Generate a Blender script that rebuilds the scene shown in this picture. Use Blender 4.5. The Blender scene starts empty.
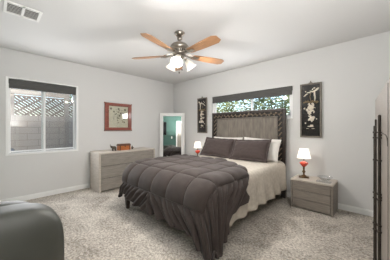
import bpy, bmesh, math, random
from mathutils import Vector, Matrix, noise as mnoise
PI = math.pi
C = bpy.context.scene.collection
random.seed(7)

# ------------------------------------------------------------------ camera, world, lights, exposure
cam_d = bpy.data.cameras.new('camera')
cam_d.sensor_width = 36.0
cam_d.lens = 36.0 * 194.0 / 390.0
cam_d.shift_y = -1.5 / 390.0
cam_d.clip_start = 0.02
cam = bpy.data.objects.new('camera', cam_d)
C.objects.link(cam)
cam.location = (4.25, -3.55, 1.19)
cam.rotation_euler = (PI / 2, 0, math.radians(43.8))
bpy.context.scene.camera = cam

world = bpy.data.worlds.new('sky')
bpy.context.scene.world = world
world.use_nodes = True
wn = world.node_tree
wn.nodes.clear()
sky = wn.nodes.new('ShaderNodeTexSky')
sky.sky_type = 'NISHITA'
sky.sun_disc = False
sky.sun_elevation = math.radians(38)
sky.sun_rotation = math.radians(130)
sky.dust_density = 3.0
sky.air_density = 1.0
bgn = wn.nodes.new('ShaderNodeBackground')
bgn.inputs['Strength'].default_value = 0.62
won = wn.nodes.new('ShaderNodeOutputWorld')
wn.links.new(sky.outputs[0], bgn.inputs[0])
wn.links.new(bgn.outputs[0], won.inputs[0])


def light(name, kind, loc, energy, color=(1, 1, 1), rot=(0, 0, 0), **kw):
    d = bpy.data.lights.new(name, kind)
    d.energy = energy
    d.color = color
    for k, v in kw.items():
        setattr(d, k, v)
    o = bpy.data.objects.new(name, d)
    C.objects.link(o)
    o.location = loc
    o.rotation_euler = rot
    return o


light('sun', 'SUN', (0, 0, 6), 2.2, (1, .95, .86), (math.radians(50), 0, math.radians(75)), angle=math.radians(3))
# daylight entering through the two windows of the room
light('window_daylight', 'AREA', (0.02, -2.90, 1.30), 18, (.97, .98, 1), (0, -PI / 2, 0), shape='RECTANGLE', size=1.0, size_y=.95)
light('transom_daylight', 'AREA', (2.28, -.04, 1.66), 13, (.97, .98, 1), (-PI / 2, 0, 0), shape='RECTANGLE', size=1.6, size_y=.2)
# added fill light aimed at the ceiling, standing in for a bounced flash
bd = Vector((0, 0, 1))
light('bounce_fill', 'AREA', (4.22, -3.30, 1.26), 82, (1, .995, .985), bd.to_track_quat('-Z', 'Y').to_euler(), shape='RECTANGLE', size=1.0, size_y=1.0)
vs = bpy.context.scene.view_settings
vs.view_transform = 'Standard'
vs.look = 'None'
vs.gamma = 1.0
vs.use_curve_mapping = False
vs.exposure = 0.28


# ------------------------------------------------------------------ materials
def lin(c):
    r = []
    for v in c:
        v /= 255.0
        r.append(v / 12.92 if v <= .04045 else ((v + .055) / 1.055) ** 2.4)
    return tuple(r)


def mat(name, rgb, rough=.6, metal=0.0, rgb2=None, scale=8.0, stretch=(1, 1, 1), detail=4.0, bump=0.0, bscale=None, ramp=(.3, .7),
        spec=.5, sheen=0.0, trans=0.0, emit=None, estr=0.0, coat=0.0, bdist=.01):
    m = bpy.data.materials.new(name)
    m.use_nodes = True
    nt = m.node_tree
    b = nt.nodes['Principled BSDF']
    c1 = lin(rgb) + (1,)
    b.inputs['Base Color'].default_value = c1
    b.inputs['Roughness'].default_value = rough
    b.inputs['Metallic'].default_value = metal
    b.inputs['Specular IOR Level'].default_value = spec
    b.inputs['Sheen Weight'].default_value = sheen
    b.inputs['Transmission Weight'].default_value = trans
    b.inputs['Coat Weight'].default_value = coat
    if emit:
        b.inputs['Emission Color'].default_value = lin(emit) + (1,)
        b.inputs['Emission Strength'].default_value = estr
    tc = nt.nodes.new('ShaderNodeTexCoord')
    mp = nt.nodes.new('ShaderNodeMapping')
    mp.inputs['Scale'].default_value = stretch
    nt.links.new(tc.outputs['Object'], mp.inputs['Vector'])
    if rgb2:
        n = nt.nodes.new('ShaderNodeTexNoise')
        n.inputs['Scale'].default_value = scale
        n.inputs['Detail'].default_value = detail
        nt.links.new(mp.outputs[0], n.inputs['Vector'])
        r = nt.nodes.new('ShaderNodeValToRGB')
        r.color_ramp.elements[0].position = ramp[0]
        r.color_ramp.elements[0].color = c1
        r.color_ramp.elements[1].position = ramp[1]
        r.color_ramp.elements[1].color = lin(rgb2) + (1,)
        nt.links.new(n.outputs['Fac'], r.inputs[0])
        nt.links.new(r.outputs[0], b.inputs['Base Color'])
    if bump:
        n2 = nt.nodes.new('ShaderNodeTexNoise')
        n2.inputs['Scale'].default_value = bscale or scale
        n2.inputs['Detail'].default_value = 3
        nt.links.new(mp.outputs[0], n2.inputs['Vector'])
        bp = nt.nodes.new('ShaderNodeBump')
        bp.inputs['Strength'].default_value = bump
        bp.inputs['Distance'].default_value = bdist
        nt.links.new(n2.outputs['Fac'], bp.inputs['Height'])
        nt.links.new(bp.outputs[0], b.inputs['Normal'])
    return m


M = {}
M['wall'] = mat('wall_paint', (213, 212, 210.5), .85, bump=.08, bscale=60, bdist=.004)
M['ceil'] = mat('ceiling_paint', (217, 216, 214.5), .9, bump=.12, bscale=45, bdist=.004)
M['teal'] = mat('teal_wall_paint', (64, 94, 86), .85, bump=.08, bscale=60, bdist=.004)
M['door'] = mat('beige_door_paint', (150, 144, 134), .5)
M['trim'] = mat('white_trim_paint', (236, 236, 234), .45)
M['vinyl'] = mat('white_vinyl', (240, 240, 238), .4)
M['ash'] = mat('ash_grey_wood', (128, 121, 113), .5, rgb2=(152, 145, 136), scale=3.0, stretch=(2.5, 2.5, 30), detail=6, bump=.08, bdist=.002)
M['ash_light'] = mat('pale_ash_wood', (178, 168, 157), .45, rgb2=(196, 187, 176), scale=3.0, stretch=(2.5, 2.5, 20), detail=5)
M['ash_dark'] = mat('grey_oak_wood', (118, 110, 102), .5, rgb2=(142, 133, 124), scale=3.0, stretch=(2.5, 2.5, 30), detail=6, bump=.08, bdist=.002)
M['gap'] = mat('shadow_gap_board', (70, 64, 59), .7)
M['quilt'] = mat('brown_quilt_fabric', (57, 48, 45), .8, rgb2=(64, 55, 51), scale=14, sheen=.12, bump=.12, bscale=60, bdist=.004, spec=.3)
M['groove_shade'] = mat('painted_groove_shade', (34, 28, 27), .9)  # dark colour standing for shade in the quilting grooves
M['sham'] = mat('brown_sham_fabric', (66, 56, 54), .8, rgb2=(74, 63, 60), scale=30, sheen=.15, bump=.15, bscale=90, bdist=.003, spec=.3)
M['sheet'] = mat('ivory_matelasse', (186, 177, 164), .85, rgb2=(206, 198, 186), scale=26, bump=.3, bscale=34, bdist=.006, spec=.3)
M['white_fabric'] = mat('white_cotton', (232, 228, 222), .85, bump=.1, bscale=40)
M['matt'] = mat('mattress_ticking', (225, 220, 212), .9, bump=.1, bscale=60)
M['espresso'] = mat('espresso_wood', (52, 44, 39), .45, rgb2=(66, 56, 50), scale=3, stretch=(3, 3, 25))
M['hb_panel'] = mat('brushed_grey_wood', (100, 92, 83), .5, rgb2=(136, 127, 116), scale=4, stretch=(6, 6, 1.3), detail=6, ramp=(.3, .7), bump=.1, bdist=.002)
M['hb_band'] = mat('bronze_band', (28, 23, 20), .6)
M['hb_carve'] = mat('antique_gold_carving', (158, 140, 118), .45, .2, rgb2=(110, 94, 78), scale=40)
M['leather'] = mat('charcoal_leather', (52, 53, 47), .5, rgb2=(60, 61, 55), scale=6, bump=.25, bscale=160, bdist=.001, spec=.6)
M['nickel'] = mat('brushed_nickel', (150, 143, 134), .28, .9, rgb2=(170, 163, 152), scale=12)
M['oak'] = mat('fan_blade_oak', (146, 104, 70), .35, rgb2=(174, 130, 92), scale=5, stretch=(2, 16, 16), detail=6, coat=.2)
M['black'] = mat('black_plastic', (22, 22, 24), .35)
M['lacquer'] = mat('black_lacquer', (32, 29, 28), .25, rgb2=(42, 38, 36), scale=5, coat=.3)
M['bronze'] = mat('dark_bronze', (46, 41, 36), .45, .3, rgb2=(70, 62, 54), scale=25)
M['pewter'] = mat('aged_pewter_wood', (104, 97, 88), .5, .2, rgb2=(128, 120, 110), scale=30)
M['pearl'] = mat('mother_of_pearl', (226, 216, 200), .3, rgb2=(196, 184, 166), scale=30, coat=.4)
M['gold'] = mat('dull_gold_inlay', (132, 112, 78), .4, .3, rgb2=(100, 84, 58), scale=40)
M['redwood'] = mat('red_mahogany', (112, 52, 38), .35, rgb2=(142, 70, 52), scale=4, stretch=(3, 8, 8), coat=.3)
M['paper'] = mat('cream_paper', (204, 197, 178), .8, rgb2=(216, 209, 192), scale=18)
M['ink'] = mat('grey_green_ink', (92, 92, 78), .8, rgb2=(124, 110, 94), scale=60)
M['box_wood'] = mat('honey_wood', (186, 112, 58), .4, rgb2=(154, 86, 44), scale=12, stretch=(2, 2, 10))
M['box_dark'] = mat('walnut_strap', (84, 52, 34), .45, rgb2=(98, 62, 42), scale=20)
M['fig'] = mat('carved_dark_stone', (66, 58, 49), .5, rgb2=(92, 82, 70), scale=40)
M['redglass'] = mat('red_art_glass', (196, 40, 26), .12, rgb2=(222, 92, 70), scale=30, coat=.6)
M['brass'] = mat('antique_brass', (120, 96, 66), .35, .8, rgb2=(92, 72, 50), scale=30)
M['beige_lac'] = mat('taupe_lacquer', (144, 135, 127), .4, rgb2=(152, 143, 134), scale=4, stretch=(2, 2, 8))
M['vent'] = mat('vent_white', (228, 227, 223), .5)
M['vent_dark'] = mat('vent_shadow_duct', (84, 82, 79), .8)
M['shade'] = mat('roller_shade_charcoal', (78, 77, 75), .8, rgb2=(86, 85, 83), scale=120, stretch=(1, 1, 1))
M['lattice'] = mat('weathered_lattice_wood', (96, 88, 80), .8, rgb2=(118, 108, 98), scale=20)
M['beam'] = mat('painted_patio_beam', (142, 137, 130), .7, rgb2=(154, 149, 141), scale=8)
M['ground'] = mat('gravel', (170, 160, 146), .9, rgb2=(140, 130, 118), scale=40)
M['leaf'] = mat('leaf_green', (104, 124, 72), .6, rgb2=(150, 164, 108), scale=3)
M['leaf2'] = mat('leaf_dark_green', (66, 86, 52), .6, rgb2=(136, 150, 110), scale=4)
M['bark'] = mat('bark', (96, 82, 68), .9, rgb2=(70, 58, 48), scale=20, bump=.4)
M['sticker'] = mat('navy_sticker', (52, 62, 82), .4)
M['sticker_ring'] = mat('sticker_print', (190, 196, 206), .4)
M['switch'] = mat('switch_ivory', (238, 236, 228), .4)
M['screen'] = mat('tv_screen_glass', (14, 15, 18), .12)

# carpet: speckled pile with soft brushed patches
m = mat('carpet_pile', (150, 143, 134), .95, bump=1.0, bscale=110, spec=.1, bdist=.02)
nt = m.node_tree
b = nt.nodes['Principled BSDF']
tc = [n for n in nt.nodes if n.type == 'TEX_COORD'][0]
n1 = nt.nodes.new('ShaderNodeTexNoise'); n1.inputs['Scale'].default_value = 42; n1.inputs['Detail'].default_value = 6; n1.inputs['Roughness'].default_value = .75
n2 = nt.nodes.new('ShaderNodeTexNoise'); n2.inputs['Scale'].default_value = 3.2; n2.inputs['Detail'].default_value = 5; n2.inputs['Distortion'].default_value = .8
mx = nt.nodes.new('ShaderNodeMix'); mx.data_type = 'FLOAT'; mx.inputs[0].default_value = .27
rp = nt.nodes.new('ShaderNodeValToRGB')
rp.color_ramp.elements[0].position = .405; rp.color_ramp.elements[0].color = lin((140, 131, 121)) + (1,)
rp.color_ramp.elements[1].position = .595; rp.color_ramp.elements[1].color = lin((230, 222, 211)) + (1,)
nt.links.new(tc.outputs['Object'], n1.inputs['Vector']); nt.links.new(tc.outputs['Object'], n2.inputs['Vector'])
nt.links.new(n1.outputs['Fac'], mx.inputs[2]); nt.links.new(n2.outputs['Fac'], mx.inputs[3])
nt.links.new(mx.outputs[0], rp.inputs[0]); nt.links.new(rp.outputs[0], b.inputs['Base Color'])
M['carpet'] = m

# concrete block wall outside
m = mat('concrete_block', (150, 146, 141), .9, bump=.2, bscale=30)
nt = m.node_tree
b = nt.nodes['Principled BSDF']
tc = [n for n in nt.nodes if n.type == 'TEX_COORD'][0]
sp = nt.nodes.new('ShaderNodeSeparateXYZ'); cb = nt.nodes.new('ShaderNodeCombineXYZ')
nt.links.new(tc.outputs['Object'], sp.inputs[0])
nt.links.new(sp.outputs['Y'], cb.inputs['X']); nt.links.new(sp.outputs['Z'], cb.inputs['Y'])
br = nt.nodes.new('ShaderNodeTexBrick')
br.inputs['Scale'].default_value = 1.0
br.inputs['Brick Width'].default_value = .38; br.inputs['Row Height'].default_value = .135; br.inputs['Mortar Size'].default_value = .006
br.inputs['Color1'].default_value = lin((160, 156, 150)) + (1,); br.inputs['Color2'].default_value = lin((167, 163, 157)) + (1,)
br.inputs['Mortar'].default_value = lin((138, 134, 129)) + (1,)
nt.links.new(cb.outputs[0], br.inputs['Vector']); nt.links.new(br.outputs['Color'], b.inputs['Base Color'])
M['block'] = m


def simple_nodes(name):
    mm = bpy.data.materials.new(name); mm.use_nodes = True
    t = mm.node_tree; t.nodes.clear()
    return mm, t, t.nodes.new('ShaderNodeOutputMaterial')


def pane_mat(name, tint, gl=.06):
    mm, t, o = simple_nodes(name)
    a = t.nodes.new('ShaderNodeBsdfTransparent'); a.inputs[0].default_value = tint + (1,)
    g = t.nodes.new('ShaderNodeBsdfGlossy'); g.inputs['Roughness'].default_value = .02
    x = t.nodes.new('ShaderNodeMixShader'); x.inputs[0].default_value = gl
    t.links.new(a.outputs[0], x.inputs[1]); t.links.new(g.outputs[0], x.inputs[2]); t.links.new(x.outputs[0], o.inputs[0])
    return mm


M['pane'] = pane_mat('window_glass', (.96, .97, .96))
M['dish'] = pane_mat('clear_glass', (.93, .94, .95), .22)
# insect screen mesh: half open weave
mm, t, o = simple_nodes('insect_screen')
a = t.nodes.new('ShaderNodeBsdfTransparent'); d = t.nodes.new('ShaderNodeBsdfDiffuse'); d.inputs[0].default_value = (.22, .22, .22, 1)
x = t.nodes.new('ShaderNodeMixShader'); x.inputs[0].default_value = .12
t.links.new(a.outputs[0], x.inputs[1]); t.links.new(d.outputs[0], x.inputs[2]); t.links.new(x.outputs[0], o.inputs[0])
M['screenmesh'] = mm
mm, t, o = simple_nodes('mirror_silver')
g = t.nodes.new('ShaderNodeBsdfGlossy'); g.inputs['Roughness'].default_value = .01; g.inputs[0].default_value = (.86, .88, .87, 1)
t.links.new(g.outputs[0], o.inputs[0]); M['mirror'] = mm


def glow_mat(name, col, emit, tl=.5):
    mm, t, o = simple_nodes(name)
    d = t.nodes.new('ShaderNodeBsdfDiffuse'); d.inputs[0].default_value = col + (1,)
    r = t.nodes.new('ShaderNodeBsdfTranslucent'); r.inputs[0].default_value = col + (1,)
    x = t.nodes.new('ShaderNodeMixShader'); x.inputs[0].default_value = tl
    e = t.nodes.new('ShaderNodeEmission'); e.inputs[0].default_value = (1, .93, .84, 1); e.inputs[1].default_value = emit
    ad = t.nodes.new('ShaderNodeAddShader')
    t.links.new(d.outputs[0], x.inputs[1]); t.links.new(r.outputs[0], x.inputs[2])
    t.links.new(x.outputs[0], ad.inputs[0]); t.links.new(e.outputs[0], ad.inputs[1]); t.links.new(ad.outputs[0], o.inputs[0])
    return mm


M['lampshade'] = glow_mat('lamp_shade_linen', (.87, .86, .84), .45, .55)
M['bell'] = glow_mat('frosted_bell_glass', (.60, .585, .55), .06, .28)
M['bulb'] = mat('lit_bulb', (255, 240, 220), .3, emit=(255, 236, 210), estr=2.5)


# ------------------------------------------------------------------ mesh helpers
def bx(bm, x0, x1, y0, y1, z0, z1):
    r = bmesh.ops.create_cube(bm, size=1.0)
    bmesh.ops.scale(bm, vec=(x1 - x0, y1 - y0, z1 - z0), verts=r['verts'])
    bmesh.ops.translate(bm, vec=((x0 + x1) / 2, (y0 + y1) / 2, (z0 + z1) / 2), verts=r['verts'])
    return r['verts']


def box(*a):
    bm = bmesh.new(); bx(bm, *a); return bm


def rod(bm, p, q, r0, r1=None, seg=14):
    p, q = Vector(p), Vector(q); d = q - p
    r = bmesh.ops.create_cone(bm, cap_ends=True, segments=seg, radius1=r0, radius2=r0 if r1 is None else r1, depth=d.length)
    mtx = Matrix.Translation((p + q) / 2) @ d.to_track_quat('Z', 'Y').to_matrix().to_4x4()
    bmesh.ops.transform(bm, matrix=mtx, verts=r['verts'])
    return r['verts']


def lathe(bm, prof, seg=28, mtx=None, cap=True):
    rings = []
    for (r, z) in prof:
        ring = []
        for k in range(seg):
            a = 2 * PI * k / seg
            v = Vector((r * math.cos(a), r * math.sin(a), z))
            ring.append(bm.verts.new(mtx @ v if mtx else v))
        rings.append(ring)
    for A, B in zip(rings, rings[1:]):
        for k in range(seg):
            bm.faces.new((A[k], A[(k + 1) % seg], B[(k + 1) % seg], B[k]))
    if cap:
        if prof[0][0] > 1e-4: bm.faces.new(rings[0][::-1])
        if prof[-1][0] > 1e-4: bm.faces.new(rings[-1])


def ball(bm, c, r, sc=(1, 1, 1), u=16, v=10, mtx=None):
    q = bmesh.ops.create_uvsphere(bm, u_segments=u, v_segments=v, radius=r)
    bmesh.ops.scale(bm, vec=sc, verts=q['verts'])
    if mtx: bmesh.ops.transform(bm, matrix=mtx, verts=q['verts'])
    bmesh.ops.translate(bm, vec=c, verts=q['verts'])


def tube(bm, pts, r, seg=8):
    for a, b_ in zip(pts, pts[1:]):
        rod(bm, a, b_, r, seg=seg)
        ball(bm, b_, r, u=8, v=6)


def prism(bm, pts, depth, mtx=None):
    """outline in XZ extruded along +Y by depth"""
    f = [bm.verts.new((x, 0, z)) for x, z in pts]
    g = [bm.verts.new((x, depth, z)) for x, z in pts]
    fs = [bm.faces.new(f), bm.faces.new(g[::-1])]
    n = len(pts)
    for i in range(n):
        fs.append(bm.faces.new((f[i], g[i], g[(i + 1) % n], f[(i + 1) % n])))
    bmesh.ops.recalc_face_normals(bm, faces=fs)
    if mtx: bmesh.ops.transform(bm, matrix=mtx, verts=f + g)


def grid(bm, fn, nu, nv):
    vs_ = [[bm.verts.new(fn(i / nu, j / nv)) for i in range(nu + 1)] for j in range(nv + 1)]
    for j in range(nv):
        for i in range(nu):
            bm.faces.new((vs_[j][i], vs_[j][i + 1], vs_[j + 1][i + 1], vs_[j + 1][i]))


def obj(name, bm, material, parent=None, bevel=0.0, smooth=False, seg=2, sub=0, solid=0.0):
    me = bpy.data.meshes.new(name)
    if smooth:
        for f in bm.faces: f.smooth = True
    bm.to_mesh(me); bm.free()
    me.materials.append(M[material])
    o = bpy.data.objects.new(name, me)
    C.objects.link(o)
    if parent: o.parent = parent
    if solid:
        q = o.modifiers.new('thickness', 'SOLIDIFY'); q.thickness = solid; q.offset = -1
    if bevel:
        q = o.modifiers.new('bevel', 'BEVEL'); q.width = bevel; q.segments = seg; q.limit_method = 'ANGLE'
    if sub:
        q = o.modifiers.new('subsurf', 'SUBSURF'); q.levels = sub; q.render_levels = sub
    return o


def thing(name, label, cat, loc=(0, 0, 0), rot=(0, 0, 0), group=None):
    o = bpy.data.objects.new(name, None); C.objects.link(o)
    o.empty_display_size = .1
    o.location = loc; o.rotation_euler = rot
    o['label'] = label; o['category'] = cat
    if group: o['group'] = group
    return o


def tag(o, label, cat, group=None, kind=None):
    o['label'] = label; o['category'] = cat
    if group: o['group'] = group
    if kind: o['kind'] = kind
    return o


def struct(name, bm, material, label=None, **kw):
    o = obj(name, bm, material, **kw)
    o['kind'] = 'structure'
    if label: o['label'] = label; o['category'] = name.split('_')[0]
    return o


def dup(root, loc, label, group=None, name=None):
    r = root.copy(); C.objects.link(r); r.location = loc; r['label'] = label
    if group: r['group'] = group
    for ch in list(root.children):
        c = ch.copy(); C.objects.link(c); c.parent = r
        for g in list(ch.children):
            d = g.copy(); C.objects.link(d); d.parent = c
    return r


# ------------------------------------------------------------------ room shell
RX, RY, RZ = 4.78, -4.30, 2.45
T = .14
struct('floor', box(-T, RX + T, RY - T, T, -.10, 0), 'carpet', 'mottled greige carpet covering the whole bedroom floor')
struct('ceiling', box(-T, RX + T, RY - T, T, RZ, RZ + .1), 'ceil', 'smooth white ceiling above the bedroom')
WY0, WY1, WZ0, WZ1 = -3.40, -2.41, .77, 2.0
bm = bmesh.new()
bx(bm, -T, 0, RY - T, WY0, 0, RZ); bx(bm, -T, 0, WY1, T, 0, RZ); bx(bm, -T, 0, WY0, WY1, 0, WZ0); bx(bm, -T, 0, WY0, WY1, WZ1, RZ)
struct('wall_left', bm, 'wall', 'pale grey wall holding the sliding window and framed picture')
VX0, VX1, VZ0, VZ1 = 1.40, 3.16, 1.36, 1.925
bm = bmesh.new()
bx(bm, 0, VX0, 0, T, 0, RZ); bx(bm, VX1, RX + T, 0, T, 0, RZ); bx(bm, VX0, VX1, 0, T, 0, VZ0); bx(bm, VX0, VX1, 0, T, VZ1, RZ)
struct('wall_back', bm, 'wall', 'pale grey wall behind the bed headboard')
struct('wall_right', box(RX, RX + T, RY - T, 0, 0, RZ), 'wall', 'pale grey wall behind the tall taupe cabinet')
struct('wall_rear', box(0, RX, RY - T, RY, 0, RZ), 'teal', 'teal wall seen reflected in the corner mirror')


def skirting(name, pts, label):
    bm = bmesh.new()
    (x0, y0), (x1, y1), nx, ny = pts
    for th, h0, h1 in ((.014, 0, .07), (.009, .07, .085)):
        bx(bm, min(x0, x1, x0 + nx * th, x1 + nx * th), max(x0, x1, x0 + nx * th, x1 + nx * th),
           min(y0, y1, y0 + ny * th, y1 + ny * th), max(y0, y1, y0 + ny * th, y1 + ny * th), h0, h1)
    struct(name, bm, 'trim', label, bevel=.003)


skirting('baseboard_left', ((0, RY), (0, 0), 1, 0), 'white baseboard along the wall under the sliding window')
skirting('baseboard_back', ((.015, 0), (RX, 0), 0, -1), 'white baseboard along the wall behind the bed')
skirting('baseboard_right', ((RX, RY), (RX, -.015), -1, 0), 'white baseboard along the wall behind the tall cabinet')
skirting('baseboard_rear', ((.015, RY), (3.86, RY), 0, 1), 'white baseboard along the teal wall')

# sliding window in the left wall
w1 = bpy.data.objects.new('window_1', None); C.objects.link(w1); w1['kind'] = 'structure'
w1['label'] = 'white two-pane sliding window looking onto the block wall'; w1['category'] = 'window'
w1.location = (0, (WY0 + WY1) / 2, WZ0)
W, Hh = (WY1 - WY0) / 2, WZ1 - WZ0
bm = bmesh.new()
fx0, fx1 = -.12, -.055
bx(bm, fx0, fx1, -W, -W + .02, 0, Hh); bx(bm, fx0, fx1, W - .02, W, 0, Hh)
bx(bm, fx0, fx1, -W + .02, W - .02, 0, .02); bx(bm, fx0, fx1, -W + .02, W - .02, Hh - .03, Hh)
obj('window_frame', bm, 'vinyl', w1, bevel=.004)
bm = bmesh.new()
bx(bm, -.056, .004, -W - .012, -W + .022, -.012, Hh + .010); bx(bm, -.056, .004, W - .022, W + .012, -.012, Hh + .010)
bx(bm, -.056, .004, -W + .022, W - .022, -.012, .022); bx(bm, -.056, .004, -W + .022, W - .022, Hh - .010, Hh + .010)
obj('window_trim', bm, 'vinyl', w1, bevel=.003)
cm = -.02
for (a, c_, xx, nm) in ((-W + .02, cm + .025, -.088, 'sash'), (cm - .025, W - .02, -.122, 'sash')):
    bm = bmesh.new()
    s = .030
    bx(bm, xx, xx + .035, a, a + s, .02, Hh - .03); bx(bm, xx, xx + .035, c_ - s, c_, .02, Hh - .03)
    bx(bm, xx, xx + .035, a + s, c_ - s, .035, .02 + s + .006); bx(bm, xx, xx + .035, a + s, c_ - s, Hh - .03 - s, Hh - .03)
    so = obj('sash', bm, 'vinyl', w1, bevel=.003)
    obj('pane', box(xx + .015, xx + .019, a + s, c_ - s, .02 + s, Hh - .03 - s), 'pane', so)
    if xx < -.1:
        obj('insect_screen', box(xx - .004, xx - .003, a + s, c_ - s, .02 + s, Hh - .03 - s), 'screenmesh', so)
bm = bmesh.new(); bx(bm, -.055, -.045, cm - .012, cm + .012, .52, .60)
obj('latch', bm, 'vinyl', w1, bevel=.003)

# round security sticker on the lower corner of the pane
t = thing('sticker', 'dark round sticker on the lower left corner of the window pane', 'sticker', (-.0685, -3.338, .836), (0, PI / 2, 0))
bm = bmesh.new(); lathe(bm, [(.0, 0), (.034, 0), (.034, .0015), (.0, .0015)], 24, cap=False); obj('disc', bm, 'sticker', t)
bm = bmesh.new(); lathe(bm, [(.024, .0016), (.027, .0016), (.027, .0022), (.024, .0022)], 24, cap=False)
bx(bm, -.003, .003, -.015, .015, .0016, .0022); bx(bm, -.011, -.007, -.011, .011, .0016, .0022)
obj('printed_ring', bm, 'sticker_ring', t)

# transom window over the headboard
w2 = bpy.data.objects.new('window_2', None); C.objects.link(w2); w2['kind'] = 'structure'
w2['label'] = 'wide white transom window above the headboard with trees outside'; w2['category'] = 'window'
w2.location = ((VX0 + VX1) / 2, 0, VZ0)
W, Hh = (VX1 - VX0) / 2, VZ1 - VZ0
bm = bmesh.new()
bx(bm, -W, -W + .04, .03, .11, 0, Hh); bx(bm, W - .04, W, .03, .11, 0, Hh); bx(bm, -W + .04, W - .04, .03, .11, 0, .04); bx(bm, -W + .04, W - .04, .03, .11, Hh - .03, Hh)
obj('window_frame', bm, 'vinyl', w2, bevel=.004)
cm = .09
for a, c_, yy in ((-W + .04, cm + .022, .045), (cm - .022, W - .04, .075)):
    bm = bmesh.new(); s = .036
    bx(bm, a, a + s, yy, yy + .03, .04, Hh - .03); bx(bm, c_ - s, c_, yy, yy + .03, .04, Hh - .03)
    bx(bm, a + s, c_ - s, yy, yy + .03, .04, .04 + s); bx(bm, a + s, c_ - s, yy, yy + .03, Hh - .03 - s, Hh - .03)
    so = obj('sash', bm, 'vinyl', w2, bevel=.003)
    obj('pane', box(a + s, c_ - s, yy + .012, yy + .016, .04 + s, Hh - .03 - s), 'pane', so)
obj('window_sill', box(-W, W, -.03, .03, -.0, .018), 'trim', w2, bevel=.004)

# roller blinds
t = thing('roller_blind', 'charcoal roller blind at the top of the sliding window', 'blind', (.0, -2.905, 1.982), group=None)
obj('cassette', box(-.052, -.003, -.470, .470, -.075, .002), 'shade', t, bevel=.01, seg=3)
obj('fabric', box(-.009, -.006, -.468, .468, -.135, -.07), 'shade', t)
obj('hem_bar', box(-.015, -.003, -.468, .468, -.148, -.130), 'shade', t, bevel=.004)
t = thing('roller_blind', 'wide charcoal roller blind above the headboard transom window', 'blind', (2.28, 0, 1.917))
obj('cassette', box(-.872, .872, -.004, .028, -.075, .006), 'shade', t, bevel=.01, seg=3)
obj('fabric', box(-.870, .870, .000, .003, -.128, -.07), 'shade', t)
obj('hem_bar', box(-.870, .870, -.003, .009, -.143, -.126), 'shade', t, bevel=.004)

# rear wall things that the mirror shows
d1 = bpy.data.objects.new('door_1', None); C.objects.link(d1); d1['kind'] = 'structure'; d1.location = (4.30, RY, 0)
d1['label'] = 'pale beige door in the teal wall, seen in the mirror'; d1['category'] = 'door'
bm = bmesh.new(); bx(bm, -.44, -.37, 0, .02, 0, 2.10); bx(bm, .37, .44, 0, .02, 0, 2.10); bx(bm, -.44, .44, 0, .02, 2.03, 2.10)
obj('casing', bm, 'trim', d1, bevel=.003)
obj('door_panel', box(-.37, .37, .002, .014, .01, 2.03), 'door', d1, bevel=.002)
bm = bmesh.new()
for z0, z1 in ((.15, .95), (1.1, 1.85)):
    for x0, x1 in ((-.29, -.04), (.04, .29)):
        bx(bm, x0, x1, .012, .020, z0, z1)
obj('raised_panel', bm, 'door', d1, bevel=.006)
bm = bmesh.new(); rod(bm, (-.31, .014, 1.0), (-.31, .05, 1.0), .012); ball(bm, (-.31, .065, 1.0), .027); obj('door_handle', bm, 'nickel', d1, smooth=True)
t = thing('television', 'flat black television on the teal wall, seen in the mirror', 'television', (2.55, RY, 1.62))
obj('screen_housing', box(-.58, .58, .055, .095, -.34, .34), 'black', t, bevel=.006)
obj('screen', box(-.565, .565, .095, .0965, -.32, .325), 'screen', t)
obj('wall_bracket', box(-.2, .2, .002, .056, -.15, .15), 'black', t)
t = thing('light_switch', 'small white switch plate on the teal wall in the mirror', 'switch', (3.56, RY, 1.18))
obj('plate', box(-.036, .036, 0, .006, -.058, .058), 'switch', t, bevel=.003)
obj('rocker', box(-.016, .016, .006, .010, -.033, .033), 'switch', t, bevel=.002)

# ceiling vent with two grilles
t = thing('ceiling_vent', 'white metal air vent with two louvred grilles on the ceiling', 'vent', (1.47, -3.325, RZ))
bm = bmesh.new()
for y0, y1 in ((-.150, -.124), (-.012, .012), (.124, .150)):
    bx(bm, -.135, .135, y0, y1, -.012, 0)
bx(bm, -.135, -.105, -.124, .124, -.012, 0); bx(bm, .105, .135, -.124, .124, -.012, 0)
obj('frame', bm, 'vent', t, bevel=.003)
obj('duct_back', box(-.11, .11, -.130, .130, -.003, -.001), 'vent_dark', t)
for sgn in (-1, 1):
    bm = bmesh.new()
    for k in range(7):
        x = -.09 + .03 * k
        v = bx(bm, -.010, .010, -.056, .056, -.001, .001)
        bmesh.ops.rotate(bm, cent=(0, 0, 0), matrix=Matrix.Rotation(math.radians(40), 3, 'Y'), verts=v)
        bmesh.ops.translate(bm, vec=(x, sgn * .068, -.007), verts=v)
    obj('louvre_grille', bm, 'vent', t)

# ------------------------------------------------------------------ outside
struct('ground', box(-9, 12, T, 12, -.2, -.1), 'ground', 'gravel ground outside the transom window')
struct('side_yard', box(-9, -T, -9, T, -.2, -.1), 'ground', 'gravel side yard outside the sliding window')
bm = bmesh.new(); bx(bm, -1.35, -1.20, -6.2, .6, -.1, 1.47)
struct('block_wall', bm, 'block', 'grey concrete block wall outside the sliding window')
lt = thing('lattice_screen', 'weathered diagonal wooden lattice standing on the block wall outside', 'lattice', (-1.28, -2.85, 1.47))
bm = bmesh.new()
random.seed(3)


def slat(bm, ya, za, yb, zb, x, w):
    d = Vector((0, yb - ya, zb - za)); L = d.length
    v = bx(bm, -.005, .005, -L / 2, L / 2, -w / 2, w / 2)
    ang = math.atan2(zb - za, yb - ya)
    bmesh.ops.rotate(bm, cent=(0, 0, 0), matrix=Matrix.Rotation(ang, 3, 'X'), verts=v)
    bmesh.ops.translate(bm, vec=(x, (ya + yb) / 2, (za + zb) / 2), verts=v)


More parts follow.
